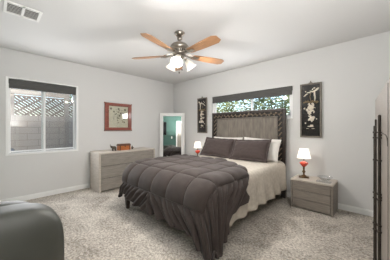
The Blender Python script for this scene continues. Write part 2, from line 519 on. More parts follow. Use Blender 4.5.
hgt = .40
for k in range(-22, 22):
    y = k * .085
    slat(bm, y + hgt * 1.35, 0, y, hgt, .006, .042)
obj('slat_layer', bm, 'lattice', lt)
bm = bmesh.new()
for k in range(-22, 22):
    if k % 2: continue
    y = k * .115
    slat(bm, y, 0, y + hgt * 1.35, hgt, -.006, .036)
obj('slat_layer', bm, 'lattice', lt)
for y in (-.42, .72, -1.6, 1.6):
    obj('post', box(-.03, .035, y - .03, y + .03, 0, .44), 'beam', lt)
obj('top_rail', box(-.03, .03, -2.1, 2.6, .40, .43), 'lattice', lt)
bt = thing('patio_beam', 'pale painted patio beam running above the lattice outside', 'beam', (-1.05, -2.85, 1.885))
obj('beam', box(-.04, .04, -2.5, .55, 0, .10), 'beam', bt, bevel=.004)
obj('post', box(-.04, .04, -2.40, -2.32, -1.985, 0), 'beam', bt)
obj('post', box(-.04, .04, .45, .53, -1.985, 0), 'beam', bt)


def tree(label, loc, rx, ry, rz, hz, n, leaf, seed, ls=.06):
    random.seed(seed)
    t = thing('tree', label, 'tree', loc, group='trees outside the windows')
    bm = bmesh.new(); rod(bm, (0, 0, 0), (.05, .02, hz * .75), .08, .04, 10)
    for k in range(9):
        a = k * 2.4; z0 = hz * (.55 + .05 * k % .4)
        rod(bm, (.03, .01, z0), (rx * .7 * math.cos(a), ry * .7 * math.sin(a), hz + rz * .5 * math.sin(k)), .03, .008, 7)
    obj('trunk', bm, 'bark', t, smooth=True)
    bm = bmesh.new()
    for k in range(n):
        while True:
            p = Vector((random.uniform(-1, 1), random.uniform(-1, 1), random.uniform(-1, 1)))
            if .35 < p.length < 1: break
        cl = 1 + .25 * mnoise.noise(p * 3.1 + Vector((seed, 0, 0)))
        c = Vector((p.x * rx * cl, p.y * ry * cl, hz + p.z * rz * cl))
        rot = Matrix.Rotation(random.uniform(0, 6.28), 3, 'Z') @ Matrix.Rotation(random.uniform(-1.2, 1.2), 3, 'X')
        L = ls * random.uniform(.7, 1.4)
        pts = [(-L, 0, 0), (0, -L * .4, L * .1), (L, 0, 0), (0, L * .4, L * .1)]
        bm.faces.new([bm.verts.new(c + rot @ Vector(q)) for q in pts])
    obj('foliage', bm, leaf, t)
    return t


tree('leafy tree outside the left half of the transom window', (-.55, 2.8, -.1), 1.0, 1.0, 1.2, 2.3, 5200, 'leaf', 11)
tree('leafy tree outside the right half of the transom window', (1.75, 2.7, -.1), 1.05, 1.0, 1.2, 2.3, 5200, 'leaf2', 12)
tree('pale leafy tree rising behind the lattice outside', (-3.2, -1.2, -.1), .8, 1.3, .55, 2.85, 5000, 'leaf', 13)

# ------------------------------------------------------------------ dresser with drawers
t = thing('dresser', 'low ash grey three-drawer dresser under the framed picture', 'dresser', (0.03, -1.59, 0))
L2, D, Hd = .61, .49, .735
bm = bmesh.new()
bx(bm, 0, D, -L2, -L2 + .035, 0, Hd - .03); bx(bm, 0, D, L2 - .035, L2, 0, Hd - .03); bx(bm, 0, .012, -L2 + .035, L2 - .035, .03, Hd - .03)
bx(bm, 0, D - .03, -L2 + .035, L2 - .035, .02, .05)
obj('body', bm, 'ash_light', t, bevel=.006)
obj('top', box(0, D, -L2, L2, Hd - .03, Hd), 'ash_light', t, bevel=.006)
obj('inner_carcass', box(.02, D - .03, -L2 + .035, L2 - .035, .05, Hd - .031), 'gap', t)
for k in range(3):
    z0 = .03 + k * .227
    bm = box(D - .028, D - .004, -L2 + .040, L2 - .040, z0, z0 + .205)
    bx(bm, D - .028, D - .012, -L2 + .040, L2 - .040, z0 + .204, z0 + .217)
    obj('drawer', bm, 'ash', t, bevel=.003)

# things standing on the dresser
t = thing('keepsake_box', 'small honey-brown wooden chest with dark straps on the dresser', 'box', (.30, -1.62, .7355))
obj('body', box(-.06, .06, -.125, .125, 0, .092), 'box_wood', t, bevel=.005)
bm = bmesh.new()
pts = [(-.065, .0), (.065, .0)] + [(.065 * math.cos(a), .035 * math.sin(a) + .008) for a in [PI * k / 10 for k in range(11)]]
prism(bm, pts, .26, Matrix.Translation((0, -.13, .092)))
obj('lid', bm, 'box_dark', t, bevel=.003)
for y in (-.10, .10):
    obj('strap', box(.055, .063, y - .010, y + .010, 0, .102), 'box_dark', t, bevel=.002)
obj('clasp', box(.060, .066, -.012, .012, .066, .102), 'brass', t, bevel=.002)

t = thing('elephant_figurine', 'small dark carved animal figurine left of the wooden chest', 'figurine', (.30, -1.84, .7355))
bm = bmesh.new()
ball(bm, (0, .01, .062), .038, (.8, 1.25, .85))
ball(bm, (0, -.040, .082), .022, (.9, 1, 1.15))
tube(bm, [(0, -.055, .085), (0, -.066, .105), (0, -.064, .125)], .007)
for s in (-1, 1):
    ball(bm, (s * .020, -.034, .085), .016, (.35, .8, 1.1))
    rod(bm, (s * .016, -.016, 0), (s * .016, -.014, .05), .011, .013, 10)
    rod(bm, (s * .016, .040, 0), (s * .016, .036, .05), .011, .013, 10)
tube(bm, [(0, .055, .07), (0, .062, .05), (0, .060, .035)], .004)
obj('animal', bm, 'fig', t, smooth=True)
t = thing('bird_figurine', 'tiny dark carved figurine right of the wooden chest', 'figurine', (.30, -1.425, .7355))
bm = bmesh.new()
lathe(bm, [(.020, 0), (.022, .006), (.012, .012), (.020, .022), (.023, .036), (.017, .050), (.008, .057), (.012, .064), (.011, .073), (.0, .080)], 18)
ball(bm, (0, -.014, .068), .006, (.7, 1.6, .7))
ball(bm, (0, .022, .034), .014, (.7, 1.4, .6))
obj('bird', bm, 'fig', t, smooth=True)

# ------------------------------------------------------------------ framed picture on the left wall
t = thing('framed_picture', 'square red mahogany framed print hanging above the dresser', 'picture', (0.0, -1.60, 1.145))
hw, hh, fw = .305, .605, .085
bm = bmesh.new()
bx(bm, .003, .034, -hw, hw, 0, fw * .8); bx(bm, .003, .034, -hw, hw, hh - fw * .8, hh)
bx(bm, .003, .034, -hw, -hw + fw, fw * .8, hh - fw * .8); bx(bm, .003, .034, hw - fw, hw, fw * .8, hh - fw * .8)
for y in (-hw, hw):
    for z in (0, hh):
        bx(bm, .001, .036, y - .008, y + .008, z - .008 if z == 0 else z - .02, z + .02 if z == 0 else z + .008)
obj('frame', bm, 'redwood', t, bevel=.006)
obj('print', box(.004, .012, -hw + fw - .002, hw - fw + .002, fw * .8 - .002, hh - fw * .8 + .002), 'paper', t)
bm = bmesh.new()
random.seed(21)
for k in range(46):
    y = random.gauss(0, .10); z = .30 + random.gauss(0, .11)
    if abs(y) > .19 or not .11 < z < .50: continue
    ball(bm, (.0125, y, z), random.uniform(.006, .02), (.06, random.uniform(.5, 1.4), random.uniform(.5, 1.3)), 8, 5)
for y, z in ((-.17, .48), (0, .48), (.15, .47)):
    fm = bmesh.new(); ball(fm, (.0125, y, z), .025, (.05, 1, 1), 10, 6); obj('seal_motif', fm, 'ink', t)
for k in range(12):
    y = random.uniform(-.12, .12); z = random.uniform(.13, .36)
    rod(bm, (.0125, y, z), (.0125, y + random.uniform(-.03, .03), z + .09), .0025, seg=5)
obj('ink_drawing', bm, 'ink', t)
obj('glazing', box(.0150, .0165, -hw + fw, hw - fw, fw * .8, hh - fw * .8), 'pane', t)

# ------------------------------------------------------------------ leaning corner mirror
s2 = math.sqrt(.5)
tilt = math.radians(2.6)
mw, mh, mf = .327, 1.605, .088
nrm = Vector((s2, -s2, 0))
base = nrm * (.366 + math.sin(tilt) * mh)
t = thing('floor_mirror', 'tall white framed mirror leaning in the corner behind the bed', 'mirror', (base.x, base.y, 0.002), (0, 0, PI / 4))
t.rotation_euler = (Matrix.Rotation(PI / 4, 4, 'Z') @ Matrix.Rotation(-tilt, 4, 'X')).to_euler()
bm = bmesh.new()
bx(bm, -mw, -mw + mf, 0, .03, 0, mh); bx(bm, mw - mf, mw, 0, .03, 0, mh)
bx(bm, -mw + mf, mw - mf, 0, .03, 0, mf); bx(bm, -mw + mf, mw - mf, 0, .03, mh - mf, mh)
obj('frame', bm, 'trim', t, bevel=.008)
obj('glass', box(-mw + mf - .003, mw - mf + .003, .012, .018, mf - .003, mh - mf + .003), 'mirror', t)
obj('backing', box(-mw + .02, mw - .02, .0182, .026, .02, mh - .02), 'gap', t)

# ------------------------------------------------------------------ lacquer panels beside the headboard
def lacquer_panel(label, x, zc, mirror_x, w, h, seed):
    t = thing('lacquer_panel', label, 'wall panel', (x, 0, zc), group='black lacquer wall panels')
    hw, hh, f = w / 2, h / 2, .024
    bm = bmesh.new()
    bx(bm, -hw, -hw + f, -.032, -.002, -hh, hh); bx(bm, hw - f, hw, -.032, -.002, -hh, hh)
    bx(bm, -hw + f, hw - f, -.032, -.002, -hh, -hh + f); bx(bm, -hw + f, hw - f, -.032, -.002, hh - f, hh)
    obj('frame', bm, 'pewter', t, bevel=.005)
    bm = bmesh.new()
    prism(bm, [(-.035, 0), (.035, 0), (.022, .012), (.010, .018), (.006, .038), (0, .044), (-.006, .038), (-.010, .018), (-.022, .012)], .014, Matrix.Translation((0, -.022, hh - .001)))
    obj('finial', bm, 'pewter', t, bevel=.002)
    obj('panel', box(-hw + f, hw - f, -.020, -.004, -hh + f, hh - f), 'lacquer', t)
    sx = -1 if mirror_x else 1
    random.seed(seed)
    bm = bmesh.new()
    Y = -.021

    def bl(px, pz, r, ax=1, az=1, ang=0):
        ball(bm, (sx * px * w, Y, pz * h), r, (ax, .18, az), 10, 6, Matrix.Rotation(sx * ang, 4, 'Y'))
    # long-tailed bird and blossom spray at the top
    bl(.18, .30, .028, .45, 1.9); bl(.20, .24, .022, .5, 2.2); bl(.19, .19, .016, .5, 2.0)
    bl(.30, .38, .034, 1.0, .5, -.7); bl(.20, .355, .030, 1.2, .42, -.3); bl(.05, .345, .028, 1.2, .38, .35); bl(-.08, .33, .024, 1.3, .36, .2)
    bl(-.20, .30, .024, 1.2, .34, -.5); bl(-.28, .275, .016, 1.2, .4, -.4)
    for k in range(5):
        bl(random.uniform(-.25, .30), random.uniform(.31, .41), .010)
    obj('bird_inlay', bm, 'pearl', t, smooth=True); bm = bmesh.new()
    # figures in the middle
    for k in range(34):
        z = random.uniform(-.20, .11)
        bl(random.gauss(0, .075 + .05 * (z < .05)), z, random.uniform(.010, .024), random.uniform(.6, 1.1), random.uniform(.7, 1.6), random.uniform(-.6, .6))
    bl(-.07, .115, .018); bl(.09, .12, .018); bl(.16, .05, .012, 2.2, .6, .5)
    obj('figure_inlay', bm, 'pearl', t, smooth=True); bm = bmesh.new()
    # scattered shells and lower mound
    bl(-.24, -.235, .012); obj('pebble_inlay', bm, 'pearl', t, smooth=True); bm = bmesh.new(); bl(.27, -.16, .010)
    obj('pebble_inlay', bm, 'pearl', t, smooth=True); bm = bmesh.new()
    bl(0, -.295, .030, 1.6, .35); bl(.05, -.275, .020, 1.3, .5); bl(-.15, -.335, .012, 1.6, .35); bl(.12, -.335, .014, 1.8, .3)
    obj('shell_inlay', bm, 'pearl', t, smooth=True)
    bm = bmesh.new()
    ptz = [(-.34, .145), (-.20, .165), (-.02, .150), (.12, .165), (.34, .140)]
    for (a, z), (c_, z2) in zip(ptz, ptz[1:]):
        rod(bm, (sx * a * w, Y, z * h), (sx * c_ * w, Y, z2 * h), .010, seg=6)
    for k in range(26):
        ball(bm, (sx * random.uniform(-.33, .33) * w, Y, random.uniform(.13, .185) * h), random.uniform(.006, .014), (1.2, .2, .7), 8, 5)
    tube(bm, [(sx * .02 * w, Y, .17 * h), (sx * -.03 * w, Y, .25 * h), (sx * .03 * w, Y, .34 * h)], .005, 6)
    obj('gold_branch', bm, 'gold', t)
    return t


lacquer_panel('black lacquer wall panel with pearl figures, above the right nightstand', 3.434, 1.481, False, .305, .87, 5)
lacquer_panel('black lacquer wall panel with pearl figures, between mirror and headboard', 1.105, 1.507, True, .305, .855, 9)

# ------------------------------------------------------------------ bed frame with headboard
BX0, BX1 = 1.49, 3.06
t = thing('bed', 'dark wooden queen bed with carved border headboard', 'bed', (0, 0, 0))
hb0, hb1, hbz = 1.478, 3.072, 1.538
y0, y1 = -.105, -.035
bm = bmesh.new(); f = .045
bx(bm, hb0, hb0 + f, y0, y1, .28, hbz); bx(bm, hb1 - f, hb1, y0, y1, .28, hbz); bx(bm, hb0 + f, hb1 - f, y0, y1, hbz - f, hbz); bx(bm, hb0 + f, hb1 - f, y0, y1, .28, .40)
hb = obj('headboard', bm, 'espresso', t, bevel=.008)
bd = .085
bm = bmesh.new()
bx(bm, hb0 + f, hb0 + f + bd, y0 + .016, y1 - .01, .40, hbz - f); bx(bm, hb1 - f - bd, hb1 - f, y0 + .016, y1 - .01, .40, hbz - f)
bx(bm, hb0 + f + bd, hb1 - f - bd, y0 + .016, y1 - .01, hbz - f - bd, hbz - f)
obj('border_band', bm, 'hb_band', hb)
bm = bmesh.new()


def motif(cx, cz, vert):
    yy = y0 + .014
    for b2 in (-1, 1):
        sg = b2 if (round(cx * 200) + round(cz * 200)) % 2 else -b2
        dx, dz = (.015 * sg, .020 * b2) if vert else (.020 * b2, .015 * sg)
        ball(bm, (cx + dx, yy, cz + dz), .024, (1, .45, .42), 10, 6, Matrix.Rotation(.75 * sg * b2 + (PI / 2 if vert else 0), 4, 'Y'))
    ball(bm, (cx, yy, cz), .012, (1, .9, 1), 8, 6)


n = 17
x0, x1 = hb0 + f + bd / 2, hb1 - f - bd / 2
for k in range(n):
    motif(x0 + (x1 - x0) * k / (n - 1), hbz - f - bd / 2, False)
for k in range(1, 11):
    z = hbz - f - bd / 2 - k * .09
    motif(x0, z, True); motif(x1, z, True)
obj('carved_relief', bm, 'hb_carve', hb, smooth=True)
bm = bmesh.new(); g0, g1, gz = hb0 + f + bd, hb1 - f - bd, hbz - f - bd
bx(bm, g0, g0 + .022, y0 + .004, y1 - .012, .40, gz); bx(bm, g1 - .022, g1, y0 + .004, y1 - .012, .40, gz); bx(bm, g0 + .022, g1 - .022, y0 + .004, y1 - .012, gz - .022, gz)
obj('inner_moulding', bm, 'pewter', hb, bevel=.006)
obj('centre_panel', box(g0 + .022, g1 - .022, y0 + .022, y1 - .012, .40, gz - .022), 'hb_panel', hb)
for x in (hb0 + .035, hb1 - .035):
    bm = bmesh.new(); bx(bm, x - .035, x + .035, y0, y1, 0, .28); obj('leg', bm, 'espresso', t, bevel=.006)
for x in (BX0, BX1 - .03):
    obj('side_rail', box(x, x + .03, -2.16, y0, .15, .30), 'espresso', t, bevel=.005)
obj('foot_rail', box(BX0, BX1, -2.19, -2.16, .15, .32), 'espresso', t, bevel=.005)
for x in (BX0 + .03, BX1 - .03):
    bm = bmesh.new(); v = bx(bm, -.032, .032, -.032, .032, 0, .15)
    for q in v:
        if q.co.z < .01: q.co.x *= .65; q.co.y *= .65
    bmesh.ops.translate(bm, vec=(x, -2.155, 0), verts=v)
    obj('leg', bm, 'espresso', t, bevel=.005)
bm = bmesh.new()
for k in range(12):
    y = -.25 - k * .165
    bx(bm, BX0 + .03, BX1 - .03, y - .04, y + .04, .20, .22)
obj('slat_base', bm, 'ash_light', t)
o = tag(obj('mattress', box(BX0 + .035, BX1 - .035, -2.14, -.12, .222, .605), 'matt', bevel=.05, seg=4), 'thick pale mattress on the dark bed frame', 'mattress')


# ------------------------------------------------------------------ draped bedding
def drape(px, py, rect, r_side, r_foot, ztop, flare=.05, zmin=.012):
    cx = min(max(px, rect[0]), rect[1]); cy = max(py, rect[2])
    vx, vy = px - cx, py - cy
    l = math.hypot(vx, vy)
    if l < 1e-6: return Vector((px, py, ztop)), 0.0
    nx, ny = vx / l, vy / l
    if nx < 0 and r_foot > .2:
        r_side += .11 * nx * nx; flare += .26 * nx * nx
    r = r_side + (r_foot - r_side) * ny * ny
    if l < r * PI / 2:
        th = l / r
        out, drop = r * math.sin(th), r * (1 - math.cos(th))
    else:
        e = l - r * PI / 2
        out, drop = r + e * flare, r + e
    z = ztop - drop
    if z < zmin:
        out += (zmin - z) * .55; z = zmin + .02 * min(1, (zmin - z) * 4) * 0
    return Vector((cx + nx * out, cy + ny * out, z)), l


def cloth(nu, nv, flat, disp, rect, rs, rf, ztop, flare):
    """flat(u,v) -> plane point; disp(px,py,l,u,v) -> offset along the surface normal"""
    def base(u, v):
        px, py = flat(u, v)
        return drape(px, py, rect, rs, rf, ztop, flare)

    def fn(u, v):
        e = .002
        px, py = flat(u, v)
        P, l = base(u, v)
        A = drape(px + e, py, rect, rs, rf, ztop, flare)[0] - drape(px - e, py, rect, rs, rf, ztop, flare)[0]
        B = drape(px, py + e, rect, rs, rf, ztop, flare)[0] - drape(px, py - e, rect, rs, rf, ztop, flare)[0]
        N = A.cross(B)
        N = N.normalized() if N.length > 1e-9 else Vector((0, 0, 1))
        q = P + N * disp(px, py, l, u, v)
        q.z = max(q.z, .012)
        return q
    bm = bmesh.new(); grid(bm, fn, nu, nv)
    return bm


# ivory coverlet
SR = (BX0 + .09, BX1 - .07, -2.05)


def s_flat(u, v):
    left, right = SR[0] - .50, SR[1] + .49
    return left + (right - left) * u, -.13 + (-1.95 + .13) * v


def s_disp(px, py, l, u, v):
    d = .005 + .004 * mnoise.noise(Vector((px * 6, py * 6, 0)))
    k = max(0, min(1, (l - .14) / .3))
    d += k * (.020 * math.sin(py * 23 + 2.0 * mnoise.noise(Vector((py * 3, 0, 1)))) + .012 * mnoise.noise(Vector((py * 14, l * 3, 4))) + .012)
    return d


o = obj('coverlet', cloth(110, 150, s_flat, s_disp, SR, .09, .09, .622, .04), 'sheet', smooth=True, solid=.006)
tag(o, 'ivory woven coverlet draped over the mattress sides', 'coverlet')

# brown quilted comforter
QR = (1.57, 2.982, -1.965)
QT = .668
SX1, SY1 = QR[1] + .13, QR[2] - .40
SX0 = QR[0] - .20


def q_flat(u, v):
    head = -1.0
    px0 = 1.17 + 2.35 * u
    foot = .23 + .09 * max(0, min(1, (px0 - 2.75) / .4)) - .10 * max(0, min(1, (2.0 - px0) / .6))
    py = head + (SY1 - foot - head) * v
    # hem on the right swings outwards towards the foot
    t_ = min(1, max(0, (head - py) / 1.15))
    right = QR[1] + .15 + .36 * t_ + .10 * t_ * t_
    left = QR[0] - .42 + .10 * max(0, (-2.2 - py))
    px = left + (right - left) * u
    # the folded head edge runs slightly askew
    w = max(0, 1 - v * 3)
    py += -w * .68 * max(0, px - 2.4) ** 1.5 + w * .02 * math.sin(px * 6)
    return px, py


CX = (SX1 - SX0) / 6.0
CYs = .325


def sdist(a, p):
    f_ = (a / p) % 1.0
    return abs(math.sin(PI * f_))


def q_disp(px, py, l, u, v):
    inx = SX0 < px < SX1; iny = py > SY1
    big = .012 * mnoise.noise(Vector((px * 2.3, py * 2.3, 3))) + .006 * mnoise.noise(Vector((px * 9, py * 9, 7)))
    if inx and iny:
        a = sdist(px - SX0, CX); b_ = sdist(py - SY1, CYs)
        wob = mnoise.noise(Vector((px * 5, py * 5, 0)))
        ga = .68 * (1 - math.exp(-a * 7.5)) + .32 * a ** .8; gb = .68 * (1 - math.exp(-b_ * 7.5)) + .32 * b_ ** .8
        return -.006 + .034 * ga * gb + big * (a * b_) ** .5 + .004 * wob
    ex = max(0, px - SX1, SX0 - px); ey = max(0, SY1 - py)
    e = math.hypot(ex, ey)
    k = min(1, e / .06)
    p = abs(px - 2.2) + py
    rip = .019 * math.sin(p * 62 + 3.0 * mnoise.noise(Vector((p * 5, 0, 0)))) * (1 - .4 * min(1, e / .4))
    rip += .034 * min(1, e / .25) * math.sin(p * 24 + 3.0 * mnoise.noise(Vector((p * 3, e * .8, 9))))
    rip += .007 * mnoise.noise(Vector((p * 25, e * 4, 2)))
    return .004 + k * (.016 + rip + big)


o = obj('comforter', cloth(330, 300, q_flat, q_disp, QR, .125, .255, QT, .06), 'quilt', smooth=True, solid=.012)
comforter = tag(o, 'dark brown quilted comforter spread over the foot of the bed', 'comforter')
# added dark tubes on the quilting seams, painting the shade in the grooves
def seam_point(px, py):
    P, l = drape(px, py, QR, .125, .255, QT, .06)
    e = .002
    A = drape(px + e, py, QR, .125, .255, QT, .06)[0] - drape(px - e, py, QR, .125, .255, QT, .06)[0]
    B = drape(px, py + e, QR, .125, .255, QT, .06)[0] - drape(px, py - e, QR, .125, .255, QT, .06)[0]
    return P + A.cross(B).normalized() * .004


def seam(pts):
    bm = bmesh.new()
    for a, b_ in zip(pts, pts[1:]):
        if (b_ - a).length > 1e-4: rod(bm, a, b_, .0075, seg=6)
    obj('seam_shade', bm, 'groove_shade', comforter)


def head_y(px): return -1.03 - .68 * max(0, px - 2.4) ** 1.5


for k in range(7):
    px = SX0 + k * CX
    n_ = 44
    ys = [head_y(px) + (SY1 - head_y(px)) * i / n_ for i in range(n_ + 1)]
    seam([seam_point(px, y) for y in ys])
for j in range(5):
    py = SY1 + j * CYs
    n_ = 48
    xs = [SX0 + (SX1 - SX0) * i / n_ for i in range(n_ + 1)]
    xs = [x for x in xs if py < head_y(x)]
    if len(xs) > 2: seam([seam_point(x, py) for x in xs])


# pillows
def pillow(name, label, loc, rot, w, h, th, material, flange=0.0, group=None, seed=0):
    def half(sgn):
        def fn(u, v):
            x, y = u * 2 - 1, v * 2 - 1
            k = (max(0, 1 - abs(x) ** 3.2) ** .6) * (max(0, 1 - abs(y) ** 3.2) ** .6)
            px = x * (w / 2) * (1 - .05 * (1 - y * y) * abs(x)); py = y * (h / 2) * (1 - .06 * (1 - x * x) * abs(y))
            wr = .006 * mnoise.noise(Vector((x * 4 + seed, y * 4, sgn))) + .004 * mnoise.noise(Vector((x * 11, y * 11 + seed, sgn)))
            return Vector((px, sgn * (k * th / 2 + wr * min(1, k * 4) + .002), py))
        return fn
    bm = bmesh.new()
    grid(bm, half(-1), 36, 30); grid(bm, half(1), 36, 30)
    bmesh.ops.remove_doubles(bm, verts=bm.verts, dist=.0001)
    bmesh.ops.recalc_face_normals(bm, faces=bm.faces)
    if flange:
        t = thing(name, label, 'pillow', loc, rot, group)
        obj('cushion', bm, material, t, smooth=True)
        bm = bmesh.new()
        W_, H_, n_ = w / 2, h / 2, 24

        def edge(off):
            p = []
            for i in range(n_): p.append((-1 + 2 * i / n_, -1))
            for i in range(n_): p.append((1, -1 + 2 * i / n_))
            for i in range(n_): p.append((1 - 2 * i / n_, 1))
            for i in range(n_): p.append((-1, 1 - 2 * i / n_))
            r = []
            for i, (x, y) in enumerate(p):
                px = x * W_ * (1 - .05 * (1 - y * y) * abs(x)); py = y * H_ * (1 - .06 * (1 - x * x) * abs(y))
                r.append(Vector((px * (1 + off / W_), .004 * math.sin(i * 1.3) * (off > 0), py * (1 + off / H_))))
            return r
        A, B = [bm.verts.new(p) for p in edge(-.012)], [bm.verts.new(p) for p in edge(flange)]
        for i in range(len(A)):
            j = (i + 1) % len(A)
            bm.faces.new((A[i], A[j], B[j], B[i]))
        obj('flange', bm, material, t, smooth=True, solid=.006)
        return t
    o = obj(name, bm, material, smooth=True)
    o.location = loc; o.rotation_euler = rot
    return tag(o, label, 'pillow', group)


R_ = math.radians
pillow('pillow', 'white pillow showing behind the left brown sham', (1.95, -.235, .825), (R_(-18), 0, R_(2)), .70, .40, .16, 'white_fabric', group='white pillows', seed=1)
pillow('pillow', 'white pillow sticking out behind the right brown sham', (2.68, -.24, .825), (R_(-18), R_(2), R_(-3)), .72, .40, .17, 'white_fabric', group='white pillows', seed=2)
pillow('pillow_sham', 'dark brown sham pillow on the left, nearer the mirror', (1.885, -.43, .815), (R_(-33), R_(2), R_(6)), .64, .36, .15, 'sham', .035, 'brown sham pillows', 3)
pillow('pillow_sham', 'dark brown sham pillow on the right, overlapping the left one', (2.585, -.435, .815), (R_(-33), R_(-2), R_(2)), .64, .36, .16, 'sham', .035, 'brown sham pillows', 4)


# ------------------------------------------------------------------ nightstands
def nightstand(label, loc):
    t = thing('nightstand', label, 'nightstand', loc, group='grey drawer nightstands')
    w, d, h = .27, .38, .43
    bm = bmesh.new()
    bx(bm, -w, -w + .028, -d, 0, 0, h - .025); bx(bm, w - .028, w, -d, 0, 0, h - .025); bx(bm, -w + .028, w - .028, -.012, 0, .02, h - .025)
    bx(bm, -w + .028, w - .028, -d + .03, -.012, .012, .03)
    obj('body', bm, 'ash_dark', t, bevel=.006)
    obj('top', box(-w, w, -d, 0, h - .025, h), 'ash_light', t, bevel=.006)
    obj('inner_carcass', box(-w + .028, w - .028, -d + .028, -.013, .03, h - .026), 'gap', t)
    for k in range(3):
        z0 = .022 + k * .129
        bm = box(-w + .032, w - .032, -d + .004, -d + .026, z0, z0 + .114)
        bx(bm, -w + .032, w - .032, -d + .012, -d + .026, z0 + .113, z0 + .123)
        obj('drawer', bm, 'ash_dark', t, bevel=.003)
    return t


ns = nightstand('grey three-drawer nightstand with pale top right of the bed', (3.52, -.02, 0))
dup(ns, (1.085, -.02, 0), 'grey nightstand between the bed and the corner mirror, mostly hidden')


def table_lamp(label, loc, rot, body_mat='redglass'):
    t = thing('table_lamp', label, 'lamp', loc, (0, 0, rot), group='red glass table lamps')
    bm = bmesh.new()
    prism(bm, [(-.075, 0), (.075, 0), (.062, .010), (.070, .020), (-.070, .020), (-.062, .010)], .09, Matrix.Translation((0, -.045, 0)))
    lathe(bm, [(.040, .020), (.036, .030), (.018, .040), (.013, .052), (.0, .052)], 20)
    obj('foot', bm, 'brass', t, bevel=.003)
    bm = bmesh.new()
    lathe(bm, [(.012, .050), (.014, .075), (.022, .085), (.024, .098), (.014, .108), (.011, .125), (.017, .135), (.011, .150), (.020, .166), (.020, .172)], 20)
    obj('stem', bm, 'brass', t, smooth=True)
    bm = bmesh.new()
    lathe(bm, [(.020, .170), (.034, .182), (.048, .202), (.053, .222), (.046, .238), (.028, .249), (.016, .254), (.0, .254)], 28)
    for k in range(12):
        a = k * PI / 6
        ball(bm, (.047 * math.cos(a), .047 * math.sin(a), .222), .013, (1, 1, 1.3), 8, 6)
    obj('glass_globe', bm, body_mat, t, smooth=True)
    bm = bmesh.new(); rod(bm, (0, 0, .25), (0, 0, .32), .007); rod(bm, (0, 0, .29), (0, 0, .33), .014)
    obj('socket', bm, 'brass', t)
    bm = bmesh.new()
    lathe(bm, [(.098, .300), (.092, .318), (.062, .443), (.060, .445)], 36, cap=False)
    sh = obj('lamp_shade', bm, 'lampshade', t, smooth=True, solid=.002)
    bm = bmesh.new(); lathe(bm, [(.0, .330), (.014, .335), (.026, .365), (.024, .385), (.0, .402)], 16); obj('bulb', bm, 'bulb', t, smooth=True)
    p = light('lamp_glow', 'POINT', (0, 0, .37), LAMP_W, (1, .93, .84), shadow_soft_size=.03); p.parent = t
    return t


LAMP_W = 6.5
table_lamp('lit red glass table lamp on the right nightstand', (3.385, -.205, .4305), .25)
table_lamp('lit red glass table lamp between the bed and the corner mirror', (1.115, -.19, .4305), .25)

t = thing('glass_dish', 'shallow clear glass dish on the right nightstand', 'dish', (3.655, -.17, .4305))
bm = bmesh.new()
lathe(bm, [(.0, .0), (.045, .0), (.060, .010), (.075, .034), (.098, .046), (.098, .050), (.073, .040), (.056, .016), (.040, .006), (.0, .006)], 32, cap=False)
obj('bowl', bm, 'dish', t, smooth=True)
t = thing('glass_tray', 'flat clear glass tray in front of the glass dish', 'tray', (3.665, -.315, .4305))
bm = bmesh.new(); bx(bm, -.085, .085, -.035, .035, 0, .008)
for a in (-1, 1):
    bx(bm, a * .085 - .004, a * .085 + .004, -.035, .035, .006, .016)
    bx(bm, -.085, .085, a * .035 - .004, a * .035 + .004, .006, .016)
obj('tray', bm, 'dish', t, bevel=.002)

# ------------------------------------------------------------------ ceiling fan
FX, FY = 2.335, -1.845
t = thing('ceiling_fan', 'five-blade ceiling fan with wooden blades and lit glass shades', 'ceiling fan', (FX, FY, RZ))
bm = bmesh.new(); lathe(bm, [(.068, 0), (.068, -.012), (.060, -.030), (.040, -.046), (.022, -.052), (.0, -.052)], 32); obj('canopy', bm, 'nickel', t, smooth=True)
bm = bmesh.new(); rod(bm, (0, 0, -.05), (0, 0, -.16), .013)
lathe(bm, [(.014, -.062), (.032, -.068), (.036, -.085), (.022, -.100), (.014, -.108)], 24)
obj('downrod', bm, 'nickel', t, smooth=True)
bm = bmesh.new()
lathe(bm, [(.015, -.125), (.032, -.130), (.070, -.142), (.108, -.165), (.126, -.192), (.128, -.212), (.112, -.226), (.090, -.234), (.086, -.262), (.098, -.272), (.100, -.284), (.080, -.296), (.050, -.300), (.0, -.300)], 40)
mo = obj('motor_housing', bm, 'nickel', t, smooth=True)
bm = bmesh.new()
for k in range(20):
    a = k * PI / 10
    v = bx(bm, .086, .094, -.006, .006, -.262, -.236)
    bmesh.ops.rotate(bm, cent=(0, 0, 0), matrix=Matrix.Rotation(a, 3, 'Z'), verts=v)
obj('vent_ribs', bm, 'bronze', mo)
ZB = -.297
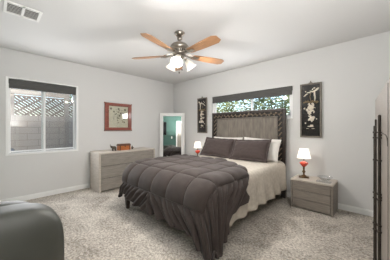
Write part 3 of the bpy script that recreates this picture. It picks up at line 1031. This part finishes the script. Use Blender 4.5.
for k in range(5):
    a = math.radians(-75.5 + 72 * k)
    rm = Matrix.Rotation(a, 4, 'Z')
    bm = bmesh.new()
    # curved iron: two arms spreading into a plate
    for s in (-1, 1):
        tube(bm, [(.07, s * .012, -.288), (.12, s * .030, -.282), (.16, s * .042, -.288), (.205, s * .038, ZB - .004), (.23, s * .018, ZB - .005)], .0065, 8)
    v = bx(bm, .19, .27, -.030, .030, ZB - .008, ZB - .004)
    tube(bm, [(.07, 0, -.29), (.13, 0, -.295), (.2, 0, ZB - .005)], .008, 8)
    for x, y in ((.205, .018), (.205, -.018), (.25, 0)):
        ball(bm, (x, y, ZB - .009), .006, (1, 1, .6), 8, 6)
    bmesh.ops.transform(bm, matrix=rm, verts=bm.verts)
    obj('blade_iron', bm, 'nickel', t, smooth=False)
    bm = bmesh.new()
    out = [(.185, -.040), (.20, -.050), (.40, -.064), (.615, -.070), (.668, -.040), (.668, .040), (.615, .070), (.40, .064), (.20, .050), (.185, .040)]
    lo = [bm.verts.new((x, y, -.0035)) for x, y in out]; hi = [bm.verts.new((x, y, .0035)) for x, y in out]
    bm.faces.new(lo[::-1]); bm.faces.new(hi)
    for i in range(len(out)):
        j = (i + 1) % len(out); bm.faces.new((lo[i], lo[j], hi[j], hi[i]))
    bmesh.ops.transform(bm, matrix=Matrix.Translation((0, 0, ZB + .003)) @ Matrix.Rotation(math.radians(-12), 4, 'X'), verts=bm.verts)
    bl = obj('blade', bm, 'oak', t, bevel=.0015)
    bl.rotation_euler = (0, 0, a)
bm = bmesh.new()
lathe(bm, [(.0, -.298), (.055, -.302), (.060, -.318), (.048, -.334), (.030, -.345), (.022, -.362), (.010, -.374), (.0, -.378)], 30)
obj('light_fitter', bm, 'nickel', t, smooth=True)
FAN_W = 33
for k in range(3):
    a = math.radians(-54 + 120 * k)
    rm = Matrix.Rotation(a, 4, 'Z')
    bm = bmesh.new()
    tube(bm, [(.04, 0, -.322), (.065, 0, -.318), (.080, 0, -.330)], .009, 8)
    hub = Matrix.Translation((.078, 0, -.325)) @ Matrix.Rotation(math.radians(-38), 4, 'Y')
    lathe(bm, [(.018, -.002), (.022, -.012), (.024, -.035), (.020, -.040)], 18, hub)
    bmesh.ops.transform(bm, matrix=rm, verts=bm.verts)
    obj('lamp_arm', bm, 'nickel', t)
    bm = bmesh.new()
    lathe(bm, [(.022, -.030), (.034, -.042), (.044, -.070), (.048, -.100), (.056, -.128), (.072, -.150), (.074, -.152)], 30, hub, cap=False)
    bmesh.ops.transform(bm, matrix=rm, verts=bm.verts)
    obj('glass_shade', bm, 'bell', t, smooth=True, solid=.003)
    bm = bmesh.new()
    ball(bm, (0, 0, -.085), .024, (1, 1, 1.3), 14, 10)
    bmesh.ops.transform(bm, matrix=rm @ hub, verts=bm.verts)
    obj('bulb', bm, 'bulb', t, smooth=True)
    p = rm @ hub @ Vector((0, 0, -.135))
    q = light('fan_bulb', 'POINT', p, FAN_W, (1, .965, .92), shadow_soft_size=.05); q.parent = t
for (x, y, L) in ((.020, .024, .11), (.012, -.018, .155)):
    bm = bmesh.new(); rod(bm, (x, y, -.365), (x, y, -.365 - L), .0016, seg=6)
    for i in range(int(L / .008)):
        ball(bm, (x, y, -.367 - i * .008), .003, u=6, v=4)
    pc = obj('pull_chain', bm, 'nickel', t)
    bm = bmesh.new(); ball(bm, (x, y, -.365 - L - .010), .008, (1, 1, 1.6), 10, 8); obj('pull_knob', bm, 'bronze', pc, smooth=True)

# ------------------------------------------------------------------ tall cabinet at the right
t = thing('armoire', 'tall taupe cabinet with dark bamboo-style bar handles at right edge', 'cabinet', (4.214, -1.235, 0), (0, 0, math.radians(3.8)))
# local: x into the cabinet, -y towards the camera, front face at x=0
L, Dp, Hc = 1.72, .40, 1.44
obj('body', box(.022, Dp, -L, 0, .06, Hc), 'beige_lac', t, bevel=.004)
obj('plinth', box(.05, Dp - .02, -L + .03, -.03, 0, .06), 'gap', t)
for k, (a, c_) in enumerate(((-.003, -.947), (-.953, -L + .003))):
    dr = obj('door', box(0, .021, c_, a, .065, Hc - .002), 'beige_lac', t, bevel=.003)
    s = 1 if k == 0 else -1
    yb = -.60
    if k: continue
    bm = bmesh.new()
    for off, dy, zt, rr in ((-.012, -.010, 1.270, .0085), (-.028, .010, 1.245, .005), (-.035, .022, 1.205, .004)):
        rod(bm, (off, yb + s * dy, .22), (off, yb + s * dy, zt), rr, seg=12)
        ball(bm, (off, yb + s * dy, zt), rr, u=10, v=6)
        for z in (1.165, 1.13, .985, .77, .735, .57, .53, .33):
            lathe(bm, [(rr, -.006), (rr + .0035, -.004), (rr + .0035, .004), (rr, .006)], 12, Matrix.Translation((off, yb + s * dy, z)), cap=False)
    for z in (1.165, 1.13, .77, .735, .53, .33):
        rod(bm, (-.012, yb - s * .010, z), (-.028, yb + s * .010, z), .004, seg=8); rod(bm, (-.028, yb + s * .010, z), (-.035, yb + s * .022, z), .004, seg=8)
    for z in (1.148, .75, .33):
        rod(bm, (0.001, yb - s * .010, z), (-.012, yb - s * .010, z), .006, seg=10)
    obj('handle', bm, 'bronze', dr, smooth=False)
    bm = bmesh.new()
    g = -.950 + s * .012
    bx(bm, -.002, .001, g - .004, g + .004, .07, 1.42)
    tube(bm, [(-.001, g, 1.10), (-.001, g + s * .03, 1.14), (-.001, g + s * .09, 1.155), (-.001, yb - s * .01, 1.162)], .003, 6)
    obj('inlay_line', bm, 'bronze', dr)

# ------------------------------------------------------------------ leather recliner, back towards the camera
t = thing('recliner', 'charcoal leather recliner seen from behind at lower left', 'armchair', (2.72, -3.650, 0))


def soft(bm, c, s, p=3.5, nu=40, nv=24, fn=None):
    """superellipsoid cushion of half sizes s"""
    def sp(v, e): return math.copysign(abs(v) ** e, v)
    e = 2.0 / p
    rows = []
    for j in range(nv + 1):
        ph = -PI / 2 + PI * j / nv
        row = []
        for i in range(nu):
            th = 2 * PI * i / nu
            x = sp(math.cos(ph), e) * sp(math.cos(th), e); y = sp(math.cos(ph), e) * sp(math.sin(th), e); z = sp(math.sin(ph), e)
            q = Vector((c[0] + s[0] * x, c[1] + s[1] * y, c[2] + s[2] * z))
            row.append(bm.verts.new(fn(q) if fn else q))
        rows.append(row)
    fs = []
    for A, B in zip(rows, rows[1:]):
        for i in range(nu):
            fs.append(bm.faces.new((A[i], A[(i + 1) % nu], B[(i + 1) % nu], B[i])))
    bmesh.ops.remove_doubles(bm, verts=rows[0] + rows[-1], dist=.0005)


hw = .385
bm = bmesh.new(); soft(bm, (.17, 0, .445), (.145, hw, .345), 4.2, 56, 40, lambda q: Vector((q.x + .10 * (q.z - .45) ** 2 * 0 + .03 * (q.z - .5), q.y, q.z)))
obj('backrest', bm, 'leather', t, smooth=True)
bm = bmesh.new(); soft(bm, (-.03, 0, .64), (.10, hw - .09, .13), 3.0); soft(bm, (-.01, 0, .53), (.10, hw - .09, .10), 3.0)
obj('back_cushion', bm, 'leather', t, smooth=True)
bm = bmesh.new(); soft(bm, (-.28, 0, .36), (.30, hw - .10, .10), 4.0); obj('seat_cushion', bm, 'leather', t, smooth=True)
bm = bmesh.new(); soft(bm, (-.25, 0, .20), (.32, hw - .06, .14), 8.0); obj('base', bm, 'leather', t, smooth=True)
for s in (-1, 1):
    bm = bmesh.new(); soft(bm, (-.22, s * (hw - .055), .36), (.36, .085, .23), 4.0); obj('arm', bm, 'leather', t, smooth=True)
bm = bmesh.new(); soft(bm, (-.585, 0, .27), (.05, hw - .11, .16), 4.0); obj('footrest', bm, 'leather', t, smooth=True)
for x in (-.45, .18):
    for y in (-.28, .28):
        bm = bmesh.new(); rod(bm, (x, y, 0), (x, y, .12), .022, .03); obj('leg', bm, 'black', t)
